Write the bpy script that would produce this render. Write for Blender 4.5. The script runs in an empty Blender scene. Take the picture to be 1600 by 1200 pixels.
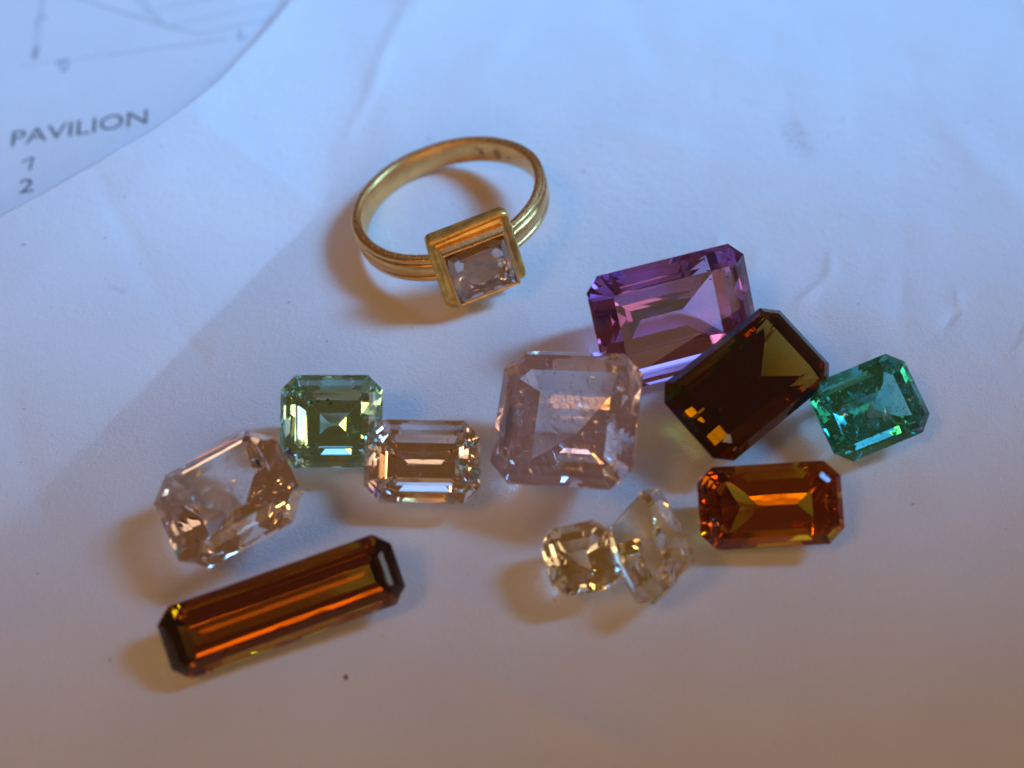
import bpy, bmesh, math, random
import numpy as np
from mathutils import Vector, Matrix, noise

# ------------------------------------------------------------------ scene, camera, light
# 1 Blender unit = 1 centimetre (a ring of about 2 cm, stones of about 1 cm on a sheet of paper)
S = bpy.context.scene
S.unit_settings.system = 'METRIC'
S.unit_settings.scale_length = 0.01
COL = S.collection
R = math.radians

ELEV, DIST = R(46), 14.0
cam_d = bpy.data.cameras.new('camera')
cam = bpy.data.objects.new('camera', cam_d); COL.objects.link(cam)
cam.location = (0, -DIST * math.cos(ELEV), DIST * math.sin(ELEV))
cam.rotation_euler = (R(90) - ELEV, 0, 0)
cam_d.lens, cam_d.sensor_width = 50, 36
cam_d.clip_start, cam_d.clip_end = 0.1, 500
cam_d.dof.use_dof = True
cam_d.dof.focus_distance = 13.75
cam_d.dof.aperture_fstop = 0.155
S.camera = cam

W = bpy.data.worlds.new('World'); S.world = W; W.use_nodes = True
bg = W.node_tree.nodes['Background']
bg.inputs['Color'].default_value = (1.0, 0.46, 0.12, 1)      # warm dim room
bg.inputs['Strength'].default_value = 0.105

def area(name, loc, target, sx, sy, power, color, spread=180):
    l = bpy.data.lights.new(name, 'AREA'); l.shape = 'RECTANGLE'
    l.size, l.size_y, l.energy, l.color, l.spread = sx, sy, power, color, R(spread)
    o = bpy.data.objects.new(name, l); COL.objects.link(o); o.location = loc
    o.rotation_euler = (Vector(target) - Vector(loc)).to_track_quat('-Z', 'Y').to_euler()
    return o
# cool daylight from a window at the right, a little behind; it reaches the far side of the paper more than the near side
area('window_light', (22, 7.0, 24), (-1.2, 5.8, 0), 12, 17, 880, (0.16, 0.48, 1.0), 23)
# added cool fill lamp behind, broad and soft, to soften the shadows
area('back_fill', (-3, 18, 14.5), (-2.5, 11.8, 0), 26, 8, 480, (0.22, 0.49, 1.0), 64)
# added lamp low at the right, only for the facets to mirror
area('side_glint', (36, -5, 17), (-0.5, -1, 0.3), 7, 7, 300, (0.85, 0.94, 1.0))
# warm room lamp at the back left
area('room_lamp', (-26, -26, 44), (0, 0, 0), 12, 12, 3700, (1.0, 0.49, 0.15))
# lamps added behind the camera, mirrored inside the stones: low glint, large dim fill
area('front_glint', (5, -44, 20), (0, 0, 0), 16, 12, 1450, (1.0, 0.66, 0.38))
area('front_fill', (14, -50, 27), (0, 0, 0), 46, 18, 2400, (1.0, 0.72, 0.50))

S.view_settings.view_transform = 'Standard'
S.view_settings.look = 'None'
S.view_settings.exposure = 0.11
S.view_settings.gamma = 1
S.view_settings.use_curve_mapping = False
cy = S.cycles
cy.max_bounces = 28; cy.transmission_bounces = 26; cy.glossy_bounces = 14
cy.diffuse_bounces = 4; cy.transparent_max_bounces = 24; cy.volume_bounces = 1
cy.caustics_reflective = True; cy.caustics_refractive = True
cy.blur_glossy = 0.3
cy.sample_clamp_indirect = 12
cy.use_denoising = True
try:
    cy.denoiser = 'OPENIMAGEDENOISE'; cy.denoising_input_passes = 'RGB_ALBEDO_NORMAL'
except Exception:
    pass
random.seed(7)

# ------------------------------------------------------------------ helpers
def mesh_obj(name, bm, mat, parent=None, smooth=False):
    me = bpy.data.meshes.new(name); bm.to_mesh(me); bm.free()
    if smooth:
        me.polygons.foreach_set('use_smooth', [True] * len(me.polygons))
    o = bpy.data.objects.new(name, me); COL.objects.link(o)
    if mat: me.materials.append(mat)
    if parent: o.parent = parent
    return o

def data_obj(name, verts, faces, mat, parent=None, smooth=False):
    me = bpy.data.meshes.new(name); me.from_pydata(verts, [], faces); me.update()
    if smooth:
        me.polygons.foreach_set('use_smooth', [True] * len(me.polygons))
    o = bpy.data.objects.new(name, me); COL.objects.link(o)
    if mat: me.materials.append(mat)
    if parent: o.parent = parent
    return o

def tag(o, label=None, cat=None, group=None, kind=None):
    if label: o['label'] = label
    if cat: o['category'] = cat
    if group: o['group'] = group
    if kind: o['kind'] = kind
    return o

def empty(name, mat4):
    o = bpy.data.objects.new(name, None); COL.objects.link(o)
    o.empty_display_size = 0.2
    o.matrix_world = mat4
    return o

class NT:
    def __init__(self, name):
        self.m = bpy.data.materials.new(name); self.m.use_nodes = True
        self.t = self.m.node_tree; self.t.nodes.clear()
        self.out = self.t.nodes.new('ShaderNodeOutputMaterial')
    def n(self, kind, **kw):
        nd = self.t.nodes.new('ShaderNode' + kind)
        for k, v in kw.items():
            if k in nd.inputs: nd.inputs[k].default_value = v
            else: setattr(nd, k, v)
        return nd
    def l(self, a, b): self.t.links.new(a, b)
    def noise(self, scale, detail=3, rough=0.55, vec=None, dist=0.0):
        nd = self.n('TexNoise'); nd.inputs['Scale'].default_value = scale
        nd.inputs['Detail'].default_value = detail; nd.inputs['Roughness'].default_value = rough
        nd.inputs['Distortion'].default_value = dist
        if vec is not None: self.l(vec, nd.inputs['Vector'])
        return nd.outputs['Fac']
    def ramp(self, fac, stops):
        nd = self.n('ValToRGB'); e = nd.color_ramp.elements
        while len(e) < len(stops): e.new(0.5)
        for i, (p, c) in enumerate(stops):
            e[i].position = p; e[i].color = (c, c, c, 1) if isinstance(c, (int, float)) else (*c, 1)
        self.l(fac, nd.inputs['Fac']); return nd.outputs['Color']
    def math(self, op, a, b=None):
        nd = self.n('Math', operation=op)
        for i, v in enumerate((a, b)):
            if v is None: continue
            if isinstance(v, (int, float)): nd.inputs[i].default_value = v
            else: self.l(v, nd.inputs[i])
        return nd.outputs[0]
    def bump(self, height, strength, dist, normal=None):
        nd = self.n('Bump'); nd.inputs['Strength'].default_value = strength
        nd.inputs['Distance'].default_value = dist; self.l(height, nd.inputs['Height'])
        if normal is not None: self.l(normal, nd.inputs['Normal'])
        return nd.outputs['Normal']

# ------------------------------------------------------------------ paper heights
PA = np.array([-2.131, 2.623]); PB = np.array([-4.571, -1.373]); PF = np.array([-1.081, 6.446]); PE = np.array([-4.09, 4.002])
def _u(v): return v / np.linalg.norm(v)
nL = np.array([_u(PB - PA)[1], -_u(PB - PA)[0]])          # points to the upper left panel
nT = np.array([-_u(PF - PA)[1], _u(PF - PA)[0]])
eC = _u(PE - PA); nC = np.array([-eC[1], eC[0]])
SL = 0.20; ST = SL * float(eC @ nL) / float(eC @ nT)
CREASES = [  # x0,y0,x1,y1,height,width : short wrinkles and soft fold marks
    (-4.75, 3.0, -3.5, 0.95, -0.010, 0.10), (-3.5, 0.95, -3.0, 0.3, -0.006, 0.07),
    (2.25, 2.0, 2.05, 1.45, 0.016, 0.05), (2.05, 1.45, 1.75, 1.25, 0.012, 0.05),
    (2.9, 0.95, 3.3, 1.35, 0.014, 0.06), (3.3, 1.35, 3.38, 1.75, 0.010, 0.05),
    (4.35, 0.65, 4.55, 0.95, -0.016, 0.04), (4.55, 0.95, 4.6, 1.2, 0.012, 0.04),
    (3.45, 0.15, 3.6, 0.4, 0.014, 0.035), (5.0, 0.3, 5.5, 0.95, 0.014, 0.05),
    (3.5, 0.25, 5.2, 0.55, 0.012, 0.20), (2.6, 1.0, 4.6, 0.75, 0.010, 0.16),
    (-0.5, -2.9, 1.6, -4.0, 0.012, 0.16), (-1.3, -1.9, 0.3, -2.6, 0.008, 0.12),
    (0.9, 3.9, 2.4, 3.2, 0.012, 0.22), (2.2, 5.2, 4.6, 4.6, 0.012, 0.30),
    (-1.9, 6.0, -1.3, 3.6, 0.010, 0.25), (-5.2, 0.4, -4.2, -1.8, -0.008, 0.12),
    (3.0, 2.5, 5.4, 2.0, 0.010, 0.25), (-1.15, 6.8, -2.05, 2.9, 0.012, 0.10), (0.2, 6.4, -0.6, 4.2, 0.010, 0.22), (1.4, 6.8, 1.9, 4.4, -0.010, 0.25),
    (4.9, 4.2, 5.6, 2.2, 0.010, 0.2), (2.7, 1.9, 2.3, 0.9, 0.008, 0.10), (4.1, 1.6, 3.9, 0.5, -0.008, 0.10), (-3.2, 4.6, -2.5, 3.2, 0.007, 0.14), (-4.0, -1.2, -2.8, -2.9, 0.008, 0.18),
]
_G = {}
def vnoise(x, y, s, seed):
    """smooth value noise in numpy"""
    if seed not in _G: _G[seed] = np.random.RandomState(seed).rand(64, 64) - 0.5
    g = _G[seed]
    u = x / s + 1000; v = y / s + 1000
    i = np.floor(u).astype(int); j = np.floor(v).astype(int); fu = u - i; fv = v - j
    fu = fu * fu * fu * (fu * (fu * 6 - 15) + 10); fv = fv * fv * fv * (fv * (fv * 6 - 15) + 10)
    G = lambda a, b: g[a % 64, b % 64]
    return (G(i, j) * (1 - fu) + G(i + 1, j) * fu) * (1 - fv) + (G(i, j + 1) * (1 - fu) + G(i + 1, j + 1) * fu) * fv

def height(x, y, detail=True):
    x = np.asarray(x, float); y = np.asarray(y, float)
    t = np.minimum(y - 6.0, 0); t = np.maximum(t, -14)
    z = -0.011 * t * t + 0.396
    dx, dy = x - PA[0], y - PA[1]
    dL = dx * nL[0] + dy * nL[1]; dT = dx * nT[0] + dy * nT[1]; dC = dx * nC[0] + dy * nC[1]
    sm = lambda d, w: 0.5 * (d + np.sqrt(d * d + w * w))
    dTs = sm(dT, 0.15)
    panel = np.where(dC > 0, SL * sm(dL, 0.10), ST * dTs * dTs / (dTs + 0.9 * np.maximum(-dC, 0)))
    panel = np.where((dC <= 0) & (dT < -1.0), 0, panel)
    z = z + np.minimum(panel, 0.33 + 0.2 * np.tanh((panel - 0.33) / 0.5))
    AV = 0.21 * np.clip((y + 2.6) / 3.0, 0, 1) * np.clip((4.6 - y) / 2.2, -1.7, 1)     # the fold is a valley, turning into a ridge at the back
    dmin = np.where(dC > 0, dL, dT)
    z = z - AV * np.where(dmin < 0, np.exp(-np.maximum(-dmin, 0) / 0.85), np.exp(-np.maximum(dmin, 0) / np.where(AV < 0, 1.6, 4.0)))
    if detail:
        z = z + 0.050 * vnoise(x, y, 2.6, 1) + 0.024 * vnoise(x, y, 1.1, 2) + 0.008 * vnoise(x, y, 0.45, 3)
        right = 1 / (1 + np.exp(-(x - 1.0) * 1.2))
        n1 = vnoise(x, y, 0.9, 5); n2 = vnoise(x + 0.3 * n1, y, 0.5, 6)
        z = z + right * (0.022 * np.abs(n1) + 0.016 * np.abs(n2))
        wob = 0.06 * vnoise(x, y, 0.35, 9)
        for x0, y0, x1, y1, hh, ww in CREASES:
            ex, ey = x1 - x0, y1 - y0; L2 = ex * ex + ey * ey
            k = np.clip(((x - x0) * ex + (y - y0) * ey) / L2, 0, 1)
            d = np.hypot(x - x0 - k * ex + wob, y - y0 - k * ey)
            s = np.sin(np.pi * np.clip(0.08 + 0.84 * k, 0, 1))
            z = z + 2.0 * hh * s * np.exp(-(d / ww) ** 2)
    return z
def hz(x, y): return float(height(x, y))

# ------------------------------------------------------------------ paper material
def paper_material(name, smudge=True):
    k = NT(name)
    geo = k.n('NewGeometry').outputs['Position']
    b = k.n('BsdfPrincipled')
    fib = k.noise(34, 4, 0.65, geo, 0.4); big = k.noise(0.7, 3, 0.5, geo)
    mott = k.noise(9, 3, 0.6, geo)
    base = k.ramp(big, [(0.30, (0.80, 0.795, 0.80)), (0.70, (0.84, 0.835, 0.83))])
    spk = k.noise(8.5, 2, 0.6, geo)
    speck = k.ramp(spk, [(0.745, 0.0), (0.775, 0.5)])
    mx = k.n('MixRGB'); k.l(speck, mx.inputs['Fac']); k.l(base, mx.inputs['Color1'])
    mx.inputs['Color2'].default_value = (0.36, 0.27, 0.22, 1)
    gr0 = k.ramp(k.noise(70, 3, 0.7, geo), [(0.25, 0.93), (0.75, 1.0)])       # fibre tone
    mg = k.n('MixRGB', blend_type='MULTIPLY'); mg.inputs['Fac'].default_value = 1.0
    k.l(mx.outputs['Color'], mg.inputs['Color1']); k.l(gr0, mg.inputs['Color2'])
    col = mg.outputs['Color']
    if smudge:                                   # rubbed pencil mark and a faint scribble
        def spot(cx, cy, sx, sy, ang, thr, dark):
            nonlocal col
            mp = k.n('Mapping', vector_type='TEXTURE')
            mp.inputs['Location'].default_value = (cx, cy, 0); mp.inputs['Rotation'].default_value = (0, 0, ang)
            mp.inputs['Scale'].default_value = (sx, sy, 50)
            k.l(geo, mp.inputs['Vector'])
            ln = k.n('VectorMath', operation='LENGTH'); k.l(mp.outputs[0], ln.inputs[0])
            fall = k.ramp(ln.outputs['Value'], [(0.25, 1.0), (1.0, 0.0)])
            gr = k.noise(30, 4, 0.7, geo, 1.0)
            gm = k.ramp(gr, [(thr, 0.0), (thr + 0.12, 1.0)])
            f = k.math('MULTIPLY', k.math('MULTIPLY', fall, gm), dark)
            m = k.n('MixRGB'); k.l(f, m.inputs['Fac']); k.l(col, m.inputs['Color1'])
            m.inputs['Color2'].default_value = (0.16, 0.20, 0.24, 1); col = m.outputs['Color']
        spot(3.25, 3.60, 0.20, 0.55, R(14), 0.46, 0.42)
        spot(-4.10, 1.21, 0.11, 0.045, R(-20), 0.44, 0.25)
        spot(-4.02, 1.19, 0.05, 0.08, R(-40), 0.44, 0.22)
    k.l(col, b.inputs['Base Color'])
    b.inputs['Roughness'].default_value = 0.75
    b.inputs['Specular IOR Level'].default_value = 0.22
    n1 = k.bump(fib, 0.85, 0.014)
    n2 = k.bump(mott, 0.5, 0.020, n1)
    k.l(n2, b.inputs['Normal'])
    k.l(b.outputs[0], k.out.inputs['Surface'])
    return k.m
M_PAPER = paper_material('white_paper')
M_PRINT_PAPER = paper_material('printed_paper', False)

# ------------------------------------------------------------------ white paper (the surface)
EDGE = [(-24.0, -16.0), (-5.725, 1.653), (-5.399, 1.970), (-5.039, 2.327), (-4.668, 2.710), (-4.219, 3.149), (-3.768, 3.675), (-3.511, 4.131), (-3.293, 4.683), (-3.039, 5.375), (-2.796, 6.146), (-2.498, 7.079), (-1.2, 11.2), (2.0, 21.0)]
def xedge(y): return np.interp(y, [p[1] for p in EDGE], [p[0] for p in EDGE])
def smooth_xedge(y):
    return sum(xedge(y + d) for d in (-0.3, -0.15, 0, 0.15, 0.3)) / 5
def axis(lo, a, b, hi, fine, coarse):
    return np.concatenate([np.linspace(lo, a, coarse, endpoint=False), np.linspace(a, b, fine, endpoint=False), np.linspace(b, hi, coarse)])
ys = axis(-13, -5, 8.5, 19, 330, 24)
tt = np.concatenate([np.linspace(0, 1, 340), np.linspace(1, 2, 26)[1:]])
YY, TT = np.meshgrid(ys, tt, indexing='ij')
X0 = smooth_xedge(YY)
X0v = np.maximum(X0, -9.0)
XX = np.where(TT <= 1, X0 + (7.6 - X0) * (1 - (1 - TT) ** 1.0), 7.6 + (TT - 1) * 9.0)
ZZ = height(XX, YY)
nr, nc = XX.shape
verts = np.stack([XX.ravel(), YY.ravel(), ZZ.ravel()], 1).tolist()
faces = [(i * nc + j, i * nc + j + 1, (i + 1) * nc + j + 1, (i + 1) * nc + j) for i in range(nr - 1) for j in range(nc - 1)]
paper = data_obj('paper', verts, faces, M_PAPER, smooth=True)
sol = paper.modifiers.new('thickness', 'SOLIDIFY'); sol.thickness = 0.012; sol.offset = -1
tag(paper, 'creased white paper the ring and the loose stones lie on', None, None, 'structure')

# ------------------------------------------------------------------ printed sheet below the white paper
def hprint(x, y):
    t = np.clip(np.asarray(y, float) - 6.0, -14, 0)
    return np.minimum(-0.011 * t * t + 0.396 - 0.11 + 0.11 * np.minimum(np.asarray(x, float) + 3.4, 0), height(x, y, False) - 0.05)
gx = np.linspace(-22, 6, 90); gy = np.linspace(-9, 21, 90)
GX, GY = np.meshgrid(gx, gy, indexing='ij'); GZ = hprint(GX, GY)
faces = [(i * 90 + j, (i + 1) * 90 + j, (i + 1) * 90 + j + 1, i * 90 + j + 1) for i in range(89) for j in range(89)]
sheet = data_obj('printed_sheet', np.stack([GX.ravel(), GY.ravel(), GZ.ravel()], 1).tolist(), faces, M_PRINT_PAPER, smooth=True)
sol = sheet.modifiers.new('thickness', 'SOLIDIFY'); sol.thickness = 0.012; sol.offset = -1
tag(sheet, 'printed sheet with cutting diagram and the word PAVILION, under the white paper', 'printed sheet')

def ink(name, v, var=0.25):
    k = NT(name); b = k.n('BsdfPrincipled')
    geo = k.n('NewGeometry').outputs['Position']
    c = k.ramp(k.noise(25, 3, 0.6, geo), [(0.3, tuple(x * (1 - var) for x in v)), (0.7, tuple(min(1, x * (1 + var)) for x in v))])
    k.l(c, b.inputs['Base Color']); b.inputs['Roughness'].default_value = 0.6
    k.l(b.outputs[0], k.out.inputs['Surface']); return k.m
M_INK = ink('black_ink', (0.13, 0.14, 0.16))
M_INK_GREY = ink('grey_ink', (0.42, 0.45, 0.48), 0.12)
M_INK_PALE = ink('pale_ink', (0.66, 0.68, 0.69), 0.05)

def text_mesh(s, size=1.0):
    cu = bpy.data.curves.new('t', 'FONT'); cu.body = s; cu.size = size; cu.resolution_u = 4
    o = bpy.data.objects.new('t', cu); COL.objects.link(o)
    dg = bpy.context.evaluated_depsgraph_get(); dg.update()
    me = bpy.data.meshes.new_from_object(o.evaluated_get(dg))
    v = [tuple(p.co) for p in me.vertices]; f = [tuple(p.vertices) for p in me.polygons]
    bpy.data.objects.remove(o); bpy.data.curves.remove(cu); bpy.data.meshes.remove(me)
    return np.array(v), f

def lettering(s, p0, ax, capy, mat):
    """s laid on the printed sheet: p0 baseline start, ax baseline vector, capy cap-height vector (xy)"""
    v, f = text_mesh(s)
    w = v[:, 0].max() - v[:, 0].min(); h = v[:, 1].max()
    u = (v[:, 0] - v[:, 0].min()) / w; t = v[:, 1] / h
    x = p0[0] + u * ax[0] + t * capy[0]; y = p0[1] + u * ax[1] + t * capy[1]
    z = hprint(x, y) + 0.004
    return data_obj('lettering', np.stack([x, y, z], 1).tolist(), f, mat, sheet)

def stroke(pts, width, mat, name='diagram_line'):
    P = []
    for a, b in zip(pts[:-1], pts[1:]):
        for k in range(24): P.append((a[0] + (b[0] - a[0]) * k / 24, a[1] + (b[1] - a[1]) * k / 24))
    P.append(pts[-1]); P = np.array(P); d = np.gradient(P, axis=0); d /= np.linalg.norm(d, axis=1)[:, None] + 1e-9
    nn = np.stack([-d[:, 1], d[:, 0]], 1) * width / 2
    A, B = P + nn, P - nn
    v = [(x, y, float(hprint(x, y)) + 0.004) for x, y in A] + [(x, y, float(hprint(x, y)) + 0.004) for x, y in B]
    n = len(P)
    return data_obj(name, v, [(i, i + 1, n + i + 1, n + i) for i in range(n - 1)], mat, sheet)
lettering('PAVILION', (-5.902, 3.923), (1.604, 0.200), (-0.045, 0.281), M_INK)
stroke([(-5.697, 3.606), (-5.576, 3.681), (-5.570, 3.453)], 0.028, M_INK, 'lettering')
lettering('2', (-5.606, 3.053), (0.167, 0.021), (-0.039, 0.233), M_INK)
lettering('L', (-3.418, 5.689), (0.123, 0.040), (-0.016, 0.235), M_INK_GREY)
lettering('P', (-5.745, 5.612), (0.049, -0.287), (0.176, 0.027), M_INK_GREY)
lettering('L', (-6.246, 6.711), (0.035, -0.253), (0.133, 0.023), M_INK_GREY)
stroke([(-6.380, 7.837), (-6.274, 7.159), (-6.087, 6.046)], 0.085, M_INK_PALE)
stroke([(-6.080, 6.015), (-6.030, 5.702)], 0.075, M_INK_GREY)
stroke([(-6.173, 5.569), (-5.806, 5.594)], 0.012, M_INK_GREY)
stroke([(-5.528, 5.604), (-3.572, 5.744)], 0.012, M_INK_GREY)
stroke([(-6.430, 7.596), (-5.672, 7.048), (-4.951, 6.540), (-4.379, 6.165), (-3.915, 5.905)], 0.016, M_INK_GREY)
stroke([(-3.915, 5.905), (-2.694, 6.262)], 0.016, M_INK_GREY)
stroke([(-4.951, 6.540), (-4.019, 6.744), (-3.345, 6.897)], 0.012, M_INK_GREY)
stroke([(-4.379, 6.165), (-2.729, 6.599)], 0.012, M_INK_GREY)
stroke([(-5.125, 7.268), (-4.891, 6.904), (-4.458, 6.239)], 0.08, M_INK_PALE)

# ------------------------------------------------------------------ gem materials
def gem_material(name, ior, sigma, scatter=0.0, scol=(1, 1, 1), dust=0.05, rough=0.0, wave=0.10, zone=0.0):
    """clear coloured stone: refracting faces with a little dust and rubbing, colour from absorption inside"""
    k = NT(name)
    tc = k.n('TexCoord').outputs['Object']
    g = k.n('BsdfGlass'); g.inputs['IOR'].default_value = ior
    wn = k.noise(2.2, 2, 0.5, tc)
    k.l(k.bump(wn, wave, 0.02), g.inputs['Normal'])
    rr = k.ramp(k.noise(7, 4, 0.65, tc), [(0.45, rough), (0.75, rough + 0.05)])
    k.l(rr, g.inputs['Roughness'])
    d = k.n('BsdfDiffuse'); d.inputs['Color'].default_value = (0.8, 0.8, 0.8, 1)
    dn = k.ramp(k.noise(60, 2, 0.6, tc), [(0.62, 0.0), (0.78, 1.0)])
    da = k.ramp(k.noise(3.5, 3, 0.6, tc), [(0.42, 0.0), (0.68, 1.0)])
    f = k.math('MULTIPLY', k.math('MULTIPLY', dn, da), dust * 4)
    f = k.math('ADD', f, dust * 0.2)
    mx = k.n('MixShader'); k.l(f, mx.inputs['Fac']); k.l(g.outputs[0], mx.inputs[1]); k.l(d.outputs[0], mx.inputs[2])
    k.l(mx.outputs[0], k.out.inputs['Surface'])
    D = max(sigma) * 1.0 + 1e-4
    va = k.n('VolumeAbsorption'); va.inputs['Density'].default_value = D
    va.inputs['Color'].default_value = (*[1 - s / D for s in sigma], 1)
    if scatter > 0:
        vs = k.n('VolumeScatter'); vs.inputs['Density'].default_value = scatter
        vs.inputs['Color'].default_value = (*scol, 1); vs.inputs['Anisotropy'].default_value = 0.3
        ad = k.n('AddShader'); k.l(va.outputs[0], ad.inputs[0]); k.l(vs.outputs[0], ad.inputs[1])
        k.l(ad.outputs[0], k.out.inputs['Volume'])
    else:
        k.l(va.outputs[0], k.out.inputs['Volume'])
    return k.m

def veil_material(name, col, clear, milky, scale=14):
    """fracture planes and tiny crystals: part mirror, part milky, part see-through"""
    k = NT(name); tc = k.n('TexCoord').outputs['Object']
    gl = k.n('BsdfGlossy'); gl.inputs['Color'].default_value = (*col, 1); gl.inputs['Roughness'].default_value = 0.12
    tl = k.n('BsdfTranslucent'); tl.inputs['Color'].default_value = (*col, 1)
    m0 = k.n('MixShader'); m0.inputs['Fac'].default_value = milky
    k.l(gl.outputs[0], m0.inputs[1]); k.l(tl.outputs[0], m0.inputs[2])
    tr = k.n('BsdfTransparent')
    f = k.ramp(k.noise(scale, 4, 0.7, tc), [(0.35, 0.0), (0.65, 1.0 - clear)])
    mx = k.n('MixShader'); k.l(f, mx.inputs['Fac']); k.l(tr.outputs[0], mx.inputs[1]); k.l(m0.outputs[0], mx.inputs[2])
    k.l(mx.outputs[0], k.out.inputs['Surface']); return k.m
M_VEIL = veil_material('healed_fracture', (0.95, 0.97, 1.0), 0.45, 0.35)
M_CRACK = veil_material('open_crack', (0.97, 0.98, 1.0), 0.35, 0.05, 9)
M_FLAKE = veil_material('inclusion_flake', (0.95, 1.0, 0.97), 0.05, 0.45, 6)
def solid(name, col, rough=0.4):
    k = NT(name); b = k.n('BsdfPrincipled'); tc = k.n('TexCoord').outputs['Object']
    c = k.ramp(k.noise(20, 3, 0.6, tc), [(0.3, tuple(x * 0.7 for x in col)), (0.7, tuple(min(1, x * 1.3) for x in col))])
    k.l(c, b.inputs['Base Color']); b.inputs['Roughness'].default_value = rough
    k.l(b.outputs[0], k.out.inputs['Surface']); return k.m
M_DARK = solid('dark_crystal', (0.02, 0.03, 0.025), 0.3)
M_RUST = solid('rusty_speck', (0.22, 0.06, 0.02), 0.5)

# ------------------------------------------------------------------ step cut stones: cut from a block, plane by plane
CROWN = [(0.13, 46), (0.13, 38), (0.14, 28)]
PAV = [(.33, 55), (.33, 47), (.34, 42)]
def gem_planes(hx, hy, c, crown=CROWN, pav=PAV, extra=(), jit=0.6, seed=1):
    rnd = random.Random(seed); h = min(hx, hy); gt = 0.03 * h
    P = []
    for a in range(0, 360, 45):
        d = Vector((math.cos(R(a)), math.sin(R(a)), 0))
        D = hx if a in (0, 180) else hy if a in (90, 270) else (hx + hy - c) / math.sqrt(2)
        P.append((d, D))
        for steps, s in ((crown, 1), (pav, -1)):
            i, z = 0.0, gt * s
            for fr, ang in steps:
                th = R(ang + rnd.uniform(-jit, jit))
                n = Vector((d.x * math.sin(th), d.y * math.sin(th), s * math.cos(th)))
                p = d * (D - i); p.z = z
                P.append((n, n.dot(p)))
                i += fr * h; z += s * fr * h * math.tan(R(ang))
    zt = gt + sum(fr * h * math.tan(R(a)) for fr, a in crown)
    P.append((Vector((rnd.uniform(-.004, .004), rnd.uniform(-.004, .004), 1)).normalized(), zt))
    for az, pol, dist in extra:
        n = Vector((math.cos(R(az)) * math.sin(R(pol)), math.sin(R(az)) * math.sin(R(pol)), math.cos(R(pol))))
        P.append((n, dist * h))
    return P

def cut_mesh(planes, size=3.0, bev=0.0):
    bm = bmesh.new(); bmesh.ops.create_cube(bm, size=size * 2)
    for n, d in planes:
        g = bm.verts[:] + bm.edges[:] + bm.faces[:]
        r = bmesh.ops.bisect_plane(bm, geom=g, dist=1e-6, plane_co=n * d, plane_no=n, clear_outer=True)
        ed = [e for e in r['geom_cut'] if isinstance(e, bmesh.types.BMEdge)]
        if len(ed) >= 3: bmesh.ops.contextual_create(bm, geom=ed)
    bmesh.ops.remove_doubles(bm, verts=bm.verts[:], dist=0.0015)
    bmesh.ops.dissolve_degenerate(bm, edges=bm.edges[:], dist=0.001)
    bmesh.ops.recalc_face_normals(bm, faces=bm.faces[:])
    if bev:                                        # facet edges are very slightly rubbed
        ed = [e for e in bm.edges if len(e.link_faces) == 2 and e.calc_face_angle(0) > R(6) and e.calc_length() > 0.03]
        bmesh.ops.bevel(bm, geom=ed, offset=bev, segments=1, affect='EDGES', clamp_overlap=True)
        bmesh.ops.recalc_face_normals(bm, faces=bm.faces[:])
    return bm

def inside(p, planes, m): return all(n.dot(p) < d - m for n, d in planes)
def rnd_inside(planes, hx, hy, rnd, m):
    for _ in range(500):
        p = Vector((rnd.uniform(-hx, hx), rnd.uniform(-hy, hy), rnd.uniform(-hy, 0.4 * hy)))
        if inside(p, planes, m): return p
    return Vector((0, 0, 0))

def flakes(name, planes, hx, hy, n, r0, r1, mat, parent, seed, align=None, zone=None, asp=(.3, 1)):
    """thin irregular flakes (fractures, crystals) held inside the stone, joined into one part"""
    rnd = random.Random(seed); V, Fc = [], []
    for _ in range(n):
        r = rnd.uniform(r0, r1)
        for _t in range(60):
            p = rnd_inside(planes, hx, hy, rnd, r * 1.05)
            if zone is None or zone(p): break
        if align is None: nrm = Vector((rnd.gauss(0, 1), rnd.gauss(0, 1), rnd.gauss(0, 1))).normalized()
        else: nrm = (Vector(align) + Vector((rnd.gauss(0, .35), rnd.gauss(0, .35), rnd.gauss(0, .35)))).normalized()
        u = nrm.orthogonal().normalized(); v = nrm.cross(u); b = len(V); m = 7
        ar = rnd.uniform(*asp)
        for q in range(m):
            a = 2 * math.pi * q / m; rr = r * rnd.uniform(.55, 1)
            V.append(tuple(p + u * rr * math.cos(a) + v * rr * ar * math.sin(a) + nrm * rnd.uniform(-.12, .12) * r))
        V.append(tuple(p + nrm * 0.1 * r))
        Fc += [(b + q, b + (q + 1) % m, b + m) for q in range(m)]
    o = data_obj(name, V, Fc, mat, parent); o['kind'] = 'stuff'
    return o

def lump(name, p, r, mat, parent, seed):
    rnd = random.Random(seed); bm = bmesh.new(); bmesh.ops.create_icosphere(bm, subdivisions=2, radius=1)
    for v in bm.verts:
        k = 1 + 0.35 * noise.noise(v.co * 2 + Vector((seed, 0, 0)))
        v.co = Vector((v.co.x * r[0], v.co.y * r[1], v.co.z * r[2])) * k + Vector(p)
    return mesh_obj(name, bm, mat, parent)

def gem(name, label, cat, fit, mat, group='loose faceted stones on the paper', plain=False, **kw):
    m3 = Matrix(fit['R']).to_4x4(); m3.translation = Vector(fit['loc'])
    pl = gem_planes(fit['hx'], fit['hy'], fit['c'], **kw)
    bm = cut_mesh(pl, bev=0.0035)
    w = np.array([tuple(m3 @ v.co) for v in bm.verts])      # settle it on the paper
    zmin = float((w[:, 2] - height(w[:, 0], w[:, 1])).min())
    m3.translation.z -= zmin + 0.004
    if plain:                                      # nothing to tell apart inside it: the stone is one mesh
        e = mesh_obj(name, bm, mat); e.matrix_world = m3
    else:
        e = empty(name, m3); mesh_obj('body', bm, mat, e)
    tag(e, label, cat, group)
    return e, pl

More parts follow.
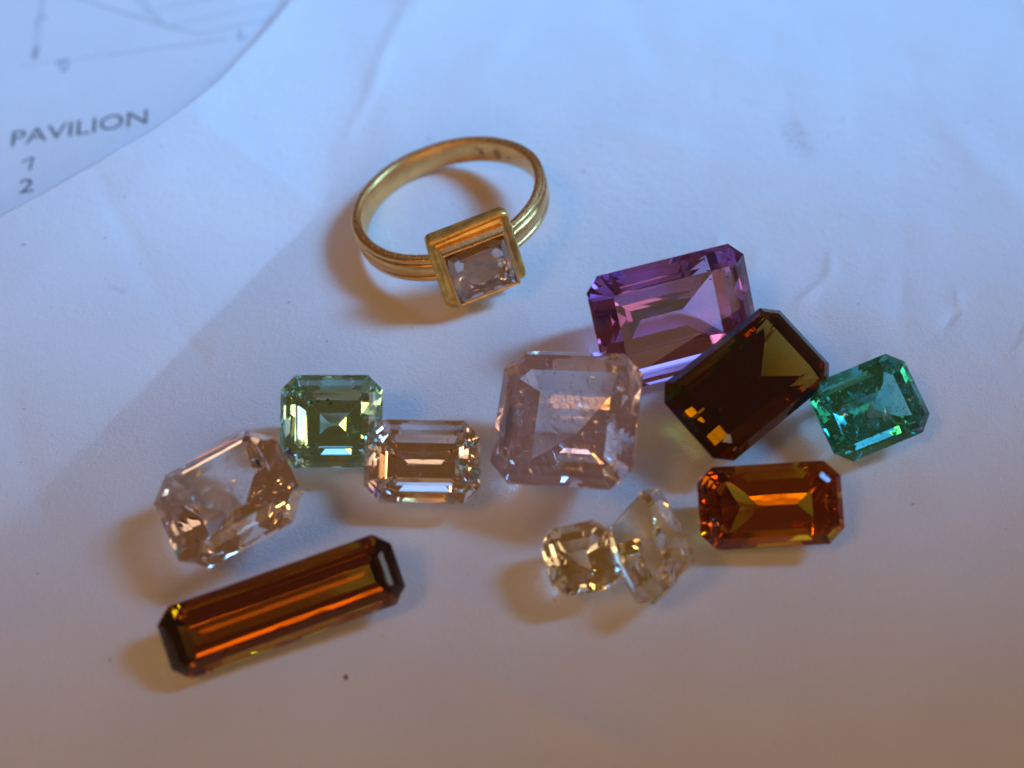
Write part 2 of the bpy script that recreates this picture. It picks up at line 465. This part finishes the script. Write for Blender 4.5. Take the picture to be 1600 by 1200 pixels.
FIT = {
    'amethyst': dict(loc=(1.577,0.311,0.590), R=[[0.9552, -0.2188, 0.1995], [0.2915, 0.577, -0.763], [0.0518, 0.7869, 0.6149]], hx=0.803, hy=0.576, c=0.134),
    'olive': dict(loc=(2.197,-0.490,0.498), R=[[0.7651, -0.6371, 0.0937], [0.6142, 0.6783, -0.4035], [0.1935, 0.3662, 0.9102]], hx=0.752, hy=0.480, c=0.139),
    'emerald': dict(loc=(3.344,-0.639,0.291), R=[[0.9234, -0.383, 0.0256], [0.3364, 0.7751, -0.5349], [0.185, 0.5025, 0.8446]], hx=0.496, hy=0.406, c=0.137),
    'pink': dict(loc=(0.496,-1.001,0.539), R=[[0.962, 0.1354, -0.2372], [-0.2147, 0.9118, -0.3501], [0.1689, 0.3877, 0.9062]], hx=0.652, hy=0.647, c=0.187),
    'green': dict(loc=(-1.671,-0.838,0.314), R=[[1.0, -0.0009, -0.0037], [-0.0015, 0.8126, -0.5829], [0.0035, 0.5829, 0.8125]], hx=0.472, hy=0.432, c=0.136),
    'champ': dict(loc=(-0.816,-1.229,0.209), R=[[0.9998, 0.0174, -0.0104], [-0.0202, 0.8185, -0.5741], [-0.0015, 0.5742, 0.8187]], hx=0.529, hy=0.381, c=0.154),
    'clear': dict(loc=(-2.509,-1.719,0.290), R=[[0.8712, -0.4662, -0.1538], [0.4111, 0.8641, -0.2905], [0.2684, 0.1898, 0.9444]], hx=0.611, hy=0.513, c=0.205),
    'bar': dict(loc=(-1.973,-2.596,-0.067), R=[[0.9359, -0.3325, 0.1162], [0.3324, 0.7248, -0.6034], [0.1164, 0.6034, 0.7889]], hx=1.047, hy=0.322, c=0.127),
    'amber': dict(loc=(2.316,-1.651,0.107), R=[[0.9965, -0.0556, -0.0622], [0.0063, 0.7934, -0.6087], [0.0832, 0.6062, 0.7909]], hx=0.640, hy=0.373, c=0.141),
    'lemon': dict(loc=(0.613,-2.142,0.006), R=[[0.9661, -0.2396, 0.0959], [0.258, 0.9063, -0.3348], [-0.0067, 0.3482, 0.9374]], hx=0.324, hy=0.321, c=0.133),
    'straw': dict(loc=(1.203,-2.042,0.014), R=[[0.5962, -0.3056, -0.7424], [0.2733, 0.9467, -0.1702], [0.7549, -0.1014, 0.648]], hx=0.371, hy=0.494, c=0.135),
}
M_AMETHYST = gem_material('purple_stone', 1.55, (0.42, 0.90, 0.28), dust=0.05)
M_OLIVE = gem_material('olive_brown_stone', 1.60, (1.7, 3.1, 8.0), dust=0.02)
M_EMERALD = gem_material('bluish_green_stone', 1.58, (3.0, 0.46, 0.62), dust=0.05)
M_PINK = gem_material('pale_pink_stone', 1.58, (0.0, 0.20, 0.22), scatter=0.34, scol=(1, .80, .74), dust=0.08)
M_GREEN = gem_material('soft_green_stone', 1.63, (0.62, 0.09, 0.30), dust=0.08)
M_CHAMP = gem_material('champagne_stone', 1.62, (0.02, 0.12, 0.16), dust=0.06)
M_CLEAR = gem_material('colourless_pinkish_stone', 1.58, (0.02, 0.12, 0.16), dust=0.06)
M_BAR = gem_material('cola_brown_stone', 1.60, (1.25, 2.9, 10.0), dust=0.03)
M_AMBER = gem_material('amber_orange_stone', 1.60, (0.62, 1.85, 9.0), dust=0.02)
M_LEMON = gem_material('pale_yellow_stone', 1.62, (0.015, 0.08, 0.36), dust=0.04)

g, pl = gem('purple_gemstone', 'large purple step cut stone standing behind the dark brown one', 'gemstone', FIT['amethyst'], M_AMETHYST, seed=3,
            crown=[(0.13, 46), (0.12, 40), (0.10, 30)], pav=[(.22, 64), (.26, 54), (.26, 46), (.26, 39)])
flakes('dark_inclusions', pl, FIT['amethyst']['hx'], FIT['amethyst']['hy'], 5, .02, .05, M_DARK, g, 4, zone=lambda p: p.x > .35 and p.y > .2)
flakes('inclusions', pl, FIT['amethyst']['hx'], FIT['amethyst']['hy'], 40, .004, .010, M_FLAKE, g, 5)

g, pl = gem('dark_brown_gemstone', 'dark olive brown step cut stone leaning in front of the purple one', 'gemstone', FIT['olive'], M_OLIVE, seed=4, plain=True, pav=[(.25, 58), (.25, 50), (.25, 45), (.25, 41)])

g, pl = gem('emerald_gemstone', 'small bluish green included stone, rightmost of all', 'gemstone', FIT['emerald'], M_EMERALD, seed=5,
            crown=[(0.15, 44), (0.15, 34)], pav=[(.35, 52), (.33, 46), (.32, 40)])
hx, hy = FIT['emerald']['hx'], FIT['emerald']['hy']
flakes('inclusions', pl, hx, hy, 260, .007, .026, M_FLAKE, g, 6)
flakes('fractures', pl, hx, hy, 22, .05, .13, M_VEIL, g, 7, align=(1, .2, .4))

flakes('sheen_flakes', pl, hx, hy, 7, .07, .13, M_FLAKE, g, 27, align=(0, 0, 1), zone=lambda p: p.x < .12 and abs(p.y) < .22)  # pale flakes stand in for the bright reflection on the table

g, pl = gem('pale_pink_gemstone', 'large square pale pink stone with cloudy flaws in the middle', 'gemstone', FIT['pink'], M_PINK, seed=6,
            crown=[(0.10, 48), (0.11, 36)], pav=[(.22, 58), (.26, 50), (.26, 45), (.26, 41)])
hx, hy = FIT['pink']['hx'], FIT['pink']['hy']
flakes('fractures', pl, hx, hy, 26, .05, .16, M_CRACK, g, 8, align=(.9, .1, .3), asp=(.2, .8))
flakes('needles', pl, hx, hy, 190, .03, .11, M_CRACK, g, 29, align=(1, .3, .2), asp=(.05, .14))
flakes('feathers', pl, hx, hy, 120, .02, .07, M_FLAKE, g, 33, align=(0, .9, .3), asp=(.05, .15))
flakes('specks', pl, hx, hy, 46, .004, .011, M_RUST, g, 9)
flakes('inclusions', pl, hx, hy, 130, .006, .022, M_FLAKE, g, 10)

g, pl = gem('green_gemstone', 'soft green square step cut stone at the left, partly behind the champagne one', 'gemstone', FIT['green'], M_GREEN, seed=7, pav=[(.25, 60), (.25, 52), (.25, 46), (.25, 41)])
hx, hy = FIT['green']['hx'], FIT['green']['hy']
flakes('dark_inclusions', pl, hx, hy, 9, .012, .03, M_DARK, g, 11, zone=lambda p: p.x < 0 and p.y > .15)
flakes('inclusions', pl, hx, hy, 50, .005, .012, M_FLAKE, g, 12, zone=lambda p: p.x > -.2 and p.y < 0)

g, pl = gem('champagne_gemstone', 'pale champagne step cut stone overlapping the soft green one', 'gemstone', FIT['champ'], M_CHAMP, seed=8, pav=[(.25, 60), (.25, 52), (.25, 47), (.25, 42)])
hx, hy = FIT['champ']['hx'], FIT['champ']['hy']
flakes('dark_inclusions', pl, hx, hy, 8, .010, .028, M_DARK, g, 13, zone=lambda p: p.x > .2 and p.y > .1)
flakes('fractures', pl, hx, hy, 5, .03, .07, M_VEIL, g, 14, zone=lambda p: p.y < -.1)

g, pl = gem('colourless_gemstone', 'nearly colourless included stone with cracks, left of the champagne one', 'gemstone', FIT['clear'], M_CLEAR, seed=9,
            crown=[(0.16, 46), (0.16, 36)], pav=[(.33, 52), (.33, 46), (.34, 42)], jit=2.5)
hx, hy = FIT['clear']['hx'], FIT['clear']['hy']
flakes('needles', pl, hx, hy, 60, .03, .10, M_CRACK, g, 31, align=(.2, .9, .3), asp=(.05, .14))
flakes('fractures', pl, hx, hy, 18, .05, .17, M_CRACK, g, 15, align=(.2, .9, .3), zone=lambda p: p.x < .15)
flakes('inclusions', pl, hx, hy, 30, .006, .02, M_FLAKE, g, 16)
lump('dark_inclusion', (hx * .62, hy * .25, 0.0), (.022, .05, .022), M_DARK, g, 3)

g, pl = gem('long_brown_gemstone', 'long cola brown baton cut stone at the lower left', 'gemstone', FIT['bar'], M_BAR, seed=10, plain=True,
            crown=[(0.14, 50), (0.16, 40), (0.12, 30)], pav=[(.2, 54), (.27, 48), (.27, 42), (.26, 36)], jit=0.3)

g, pl = gem('amber_gemstone', 'bright amber orange stone below the dark brown one', 'gemstone', FIT['amber'], M_AMBER, seed=11, plain=True,
            extra=[(180 + a, 180 - p, e) for a, p, e in ((30, 38, 1.16), (-30, 38, 1.16), (62, 34, 1.02), (-62, 34, 1.02))])

g, pl = gem('lemon_gemstone', 'small pale yellow stone, left of the touching pair below the pink one', 'gemstone', FIT['lemon'], M_LEMON, seed=12, plain=True, jit=1.5,
            crown=[(0.18, 46), (0.16, 34)])
g, pl = gem('straw_gemstone', 'small pale straw stone leaning on edge, right of the touching pair', 'gemstone', FIT['straw'], M_LEMON, seed=13, plain=True, jit=1.5,
            crown=[(0.16, 46), (0.16, 36)])

# ------------------------------------------------------------------ gold ring
def gold(name, col, rough, brushed, patina=0.3):
    k = NT(name); b = k.n('BsdfPrincipled'); tc = k.n('TexCoord').outputs['Object']
    b.inputs['Metallic'].default_value = 1.0
    c = k.ramp(k.noise(9, 4, 0.65, tc), [(0.35, tuple(x * (1 - patina) for x in col)), (0.62, col)])
    k.l(c, b.inputs['Base Color'])
    mp = k.n('Mapping'); k.l(tc, mp.inputs['Vector']); mp.inputs['Scale'].default_value = (1, 1, 12) if brushed else (1, 1, 1)
    fn = k.noise(30 if brushed else 28, 4, 0.7, mp.outputs[0])
    k.l(k.ramp(fn, [(0.3, rough), (0.75, rough + 0.18)]), b.inputs['Roughness'])
    k.l(k.bump(fn, 0.35 if brushed else 0.5, 0.008), b.inputs['Normal'])
    k.l(b.outputs[0], k.out.inputs['Surface']); return k.m
M_GOLD = gold('polished_gold', (1.0, 0.59, 0.20), 0.15, True, 0.15)
M_GOLD_ROUGH = gold('matt_gold', (1.0, 0.61, 0.15), 0.32, False, 0.42)
M_GROOVE = solid('tarnish', (0.05, 0.028, 0.012), 0.6)
M_CRYSTAL = gem_material('colourless_crystal', 2.35, (0.05, 0.05, 0.04), dust=0.03, wave=0.05)

RO, BW, S0, S1, D0, D1 = 1.052, 0.285, 0.438, 0.318, 1.072, 1.245
rm = Matrix([[0.9283, -0.2894, -0.2335], [0.3061, 0.9513, 0.0379], [0.2111, -0.1066, 0.9716]]).to_4x4()
rm.translation = Vector((-0.6567, 2.0949, 0.5663))
low = min((rm @ Vector((RO * math.cos(a), RO * math.sin(a), -BW / 2))).z - hz(*(rm @ Vector((RO * math.cos(a), RO * math.sin(a), -BW / 2))).xy) for a in np.linspace(0, 6.28, 90))
low = min(low, min((rm @ Vector((x, -D0, -S0))).z - hz(*(rm @ Vector((x, -D0, -S0))).xy) for x in (-S0, 0, S0)))
rm.translation.z -= low
ring = empty('gold_ring', rm)
tag(ring, 'gold ring with a square bezel set with a clear crystal', 'ring')

# band: grooved outside, smooth rounded inside
h = BW / 2
prof = [(RO - .105, -h + .02), (RO - .110, 0), (RO - .105, h - .02), (RO - .095, h - .004), (RO - .07, h), (RO - .03, h), (RO - .008, h - .006), (RO, h - .016),
        (RO, h - .050), (RO - .004, h - .058), (RO - .024, h - .066), (RO - .024, h - .070), (RO - .004, h - .078), (RO + .006, h - .088),
        (RO + .010, 0), (RO + .006, -h + .078), (RO - .004, -h + .068), (RO - .024, -h + .060), (RO - .024, -h + .056), (RO - .004, -h + .048),
        (RO, -h + .040), (RO, -h + .012), (RO - .01, -h), (RO - .07, -h), (RO - .095, -h + .004)]
NS, NP = 200, len(prof); V = []; Fc = []
for i in range(NS):
    a = 2 * math.pi * i / NS
    for r, z in prof:
        w = 0.004 * math.sin(3 * a + 1) + 0.002 * math.sin(7 * a)
        V.append(((r + w) * math.cos(a), (r + w) * math.sin(a), z))
for i in range(NS):
    for j in range(NP):
        Fc.append((i * NP + j, ((i + 1) % NS) * NP + j, ((i + 1) % NS) * NP + (j + 1) % NP, i * NP + (j + 1) % NP))
band = data_obj('band', V, Fc, M_GOLD, ring, smooth=True)
for k, (zc) in enumerate((h - .068, -h + .058)):           # tarnish lying in the two grooves
    V = []; n = 200
    for i in range(n):
        a = 2 * math.pi * i / n; w = 0.004 * math.sin(3 * a + 1) + 0.002 * math.sin(7 * a)
        for dz in (-.008, .008): V.append(((RO - .012 + w) * math.cos(a), (RO - .012 + w) * math.sin(a), zc + dz))
    data_obj('groove', V, [(2 * i, 2 * ((i + 1) % n), 2 * ((i + 1) % n) + 1, 2 * i + 1) for i in range(n)], M_GROOVE, band)
# stamped marks inside the band
def stamp(s, a0, size, zc):
    v, f = text_mesh(s, size)
    x0, x1 = v[:, 0].min(), v[:, 0].max(); y0, y1 = v[:, 1].min(), v[:, 1].max()
    r = RO - .1125; out = []
    for x, y, _ in v:
        a = a0 + (x - (x0 + x1) / 2) / r; w = 0.004 * math.sin(3 * a + 1) + 0.002 * math.sin(7 * a)
        out.append(((r + w) * math.cos(a), (r + w) * math.sin(a), zc - (y - (y0 + y1) / 2)))
    return data_obj('stamp_mark', out, f, M_STAMP, band)
M_STAMP = gold('stamped_gold', (0.42, 0.22, 0.07), 0.4, False, 0.3)
stamp('K', R(54), 0.17, 0.0); stamp('8', R(40), 0.17, -0.01); stamp('v', R(31), 0.11, -0.03)

# bezel: lipped square plate with a raised cup for the stone
def rsquare(s, r, n=6):
    pts = []
    for q, (cx, cz) in enumerate(((1, 1), (-1, 1), (-1, -1), (1, -1))):
        for k in range(n + 1):
            a = math.pi / 2 * (q + k / n)
            pts.append((cx * (s - r) + r * math.cos(a), cz * (s - r) + r * math.sin(a)))
    return pts
def loft(name, rings, mat, parent, cap0=True, cap1=True, wob=0.0, seed=1):
    V = []; Fc = []; n = len(rings[0][0])
    for pts, d in rings:
        for x, z in pts:
            k = wob * noise.noise(Vector((x * 5, z * 5, d * 5 + seed)))
            k2 = wob * noise.noise(Vector((x * 5 + 9, z * 5, d * 5 + seed)))
            V.append((x + k, -d + k2, z + k2))
    for i in range(len(rings) - 1):
        for j in range(n):
            Fc.append((i * n + j, i * n + (j + 1) % n, (i + 1) * n + (j + 1) % n, (i + 1) * n + j))
    if cap0: Fc.append(tuple(range(n - 1, -1, -1)))
    if cap1: Fc.append(tuple((len(rings) - 1) * n + j for j in range(n)))
    return data_obj(name, V, Fc, mat, parent)
plate = loft('bezel_plate', [(rsquare(S0 - .03, .06), .93), (rsquare(S0 - .004, .07), .95), (rsquare(S0 + .004, .07), D0 - .035), (rsquare(S0, .068), D0 - .014), (rsquare(S0 - .010, .064), D0),
                     (rsquare(S0 - .030, .055), D0 + .008), (rsquare(S0 - .050, .048), D0 + .006), (rsquare(S0 - .062, .042), D0 + .002), (rsquare(S1 + .03, .02), D0 + .016)], M_GOLD_ROUGH, ring, wob=.016)
cup = loft('bezel_cup', [(rsquare(S1 + .034, .02), D0 - .02), (rsquare(S1 + .022, .02), D1 - .03), (rsquare(S1 + .014, .018), D1 - .004), (rsquare(S1 + .004, .014), D1),
                   (rsquare(S1 - .010, .010), D1 - .006), (rsquare(S1 - .014, .008), D1 - .05), (rsquare(S1 - .03, .008), D0 - .06)], M_GOLD, ring, wob=.005, seed=5)
# princess cut crystal
pp = []
for a in (0, 90, 180, 270):
    d = Vector((math.cos(R(a)), math.sin(R(a)), 0)); s = S1 - .011
    pp.append((d, s))
    for (i, z, ang) in ((0, .012, 36), (0.05, .012 + .05 * math.tan(R(36)), 22)):
        n = Vector((d.x * math.sin(R(ang)), d.y * math.sin(R(ang)), math.cos(R(ang)))); p = d * (s - i); p.z = z; pp.append((n, n.dot(p)))
    for da, th, off in ((0, 52, 0), (-6, 46, .008), (6, 46, .008), (-18, 43, .02), (18, 43, .02), (0, 39, .05)):
        b = R(a + da); e = Vector((math.cos(b), math.sin(b), 0)); th = R(th)
        n = Vector((e.x * math.sin(th), e.y * math.sin(th), -math.cos(th))); p = d * s; p.z = -.01
        pp.append((n, n.dot(p) + off))
pp.append((Vector((0, 0, 1)), .052)); pp.append((Vector((0, 0, -1)), .255))
st = mesh_obj('crystal', cut_mesh(pp), M_CRYSTAL, ring)
st.matrix_parent_inverse = Matrix.Identity(4)
st.rotation_euler = (R(90), 0, 0); st.location = (0, -(D1 - .016), 0)
# ------------------------------------------------------------------ a crumb on the paper
cx, cyy = -1.43, -3.03
crumb = lump('crumb', (0, 0, 0), (.014, .028, .012), M_RUST, None, 5)
crumb.location = (cx, cyy, hz(cx, cyy) + .008); crumb.rotation_euler = (0, 0, R(20))
tag(crumb, 'tiny reddish brown crumb on the paper below the long brown stone', 'crumb')
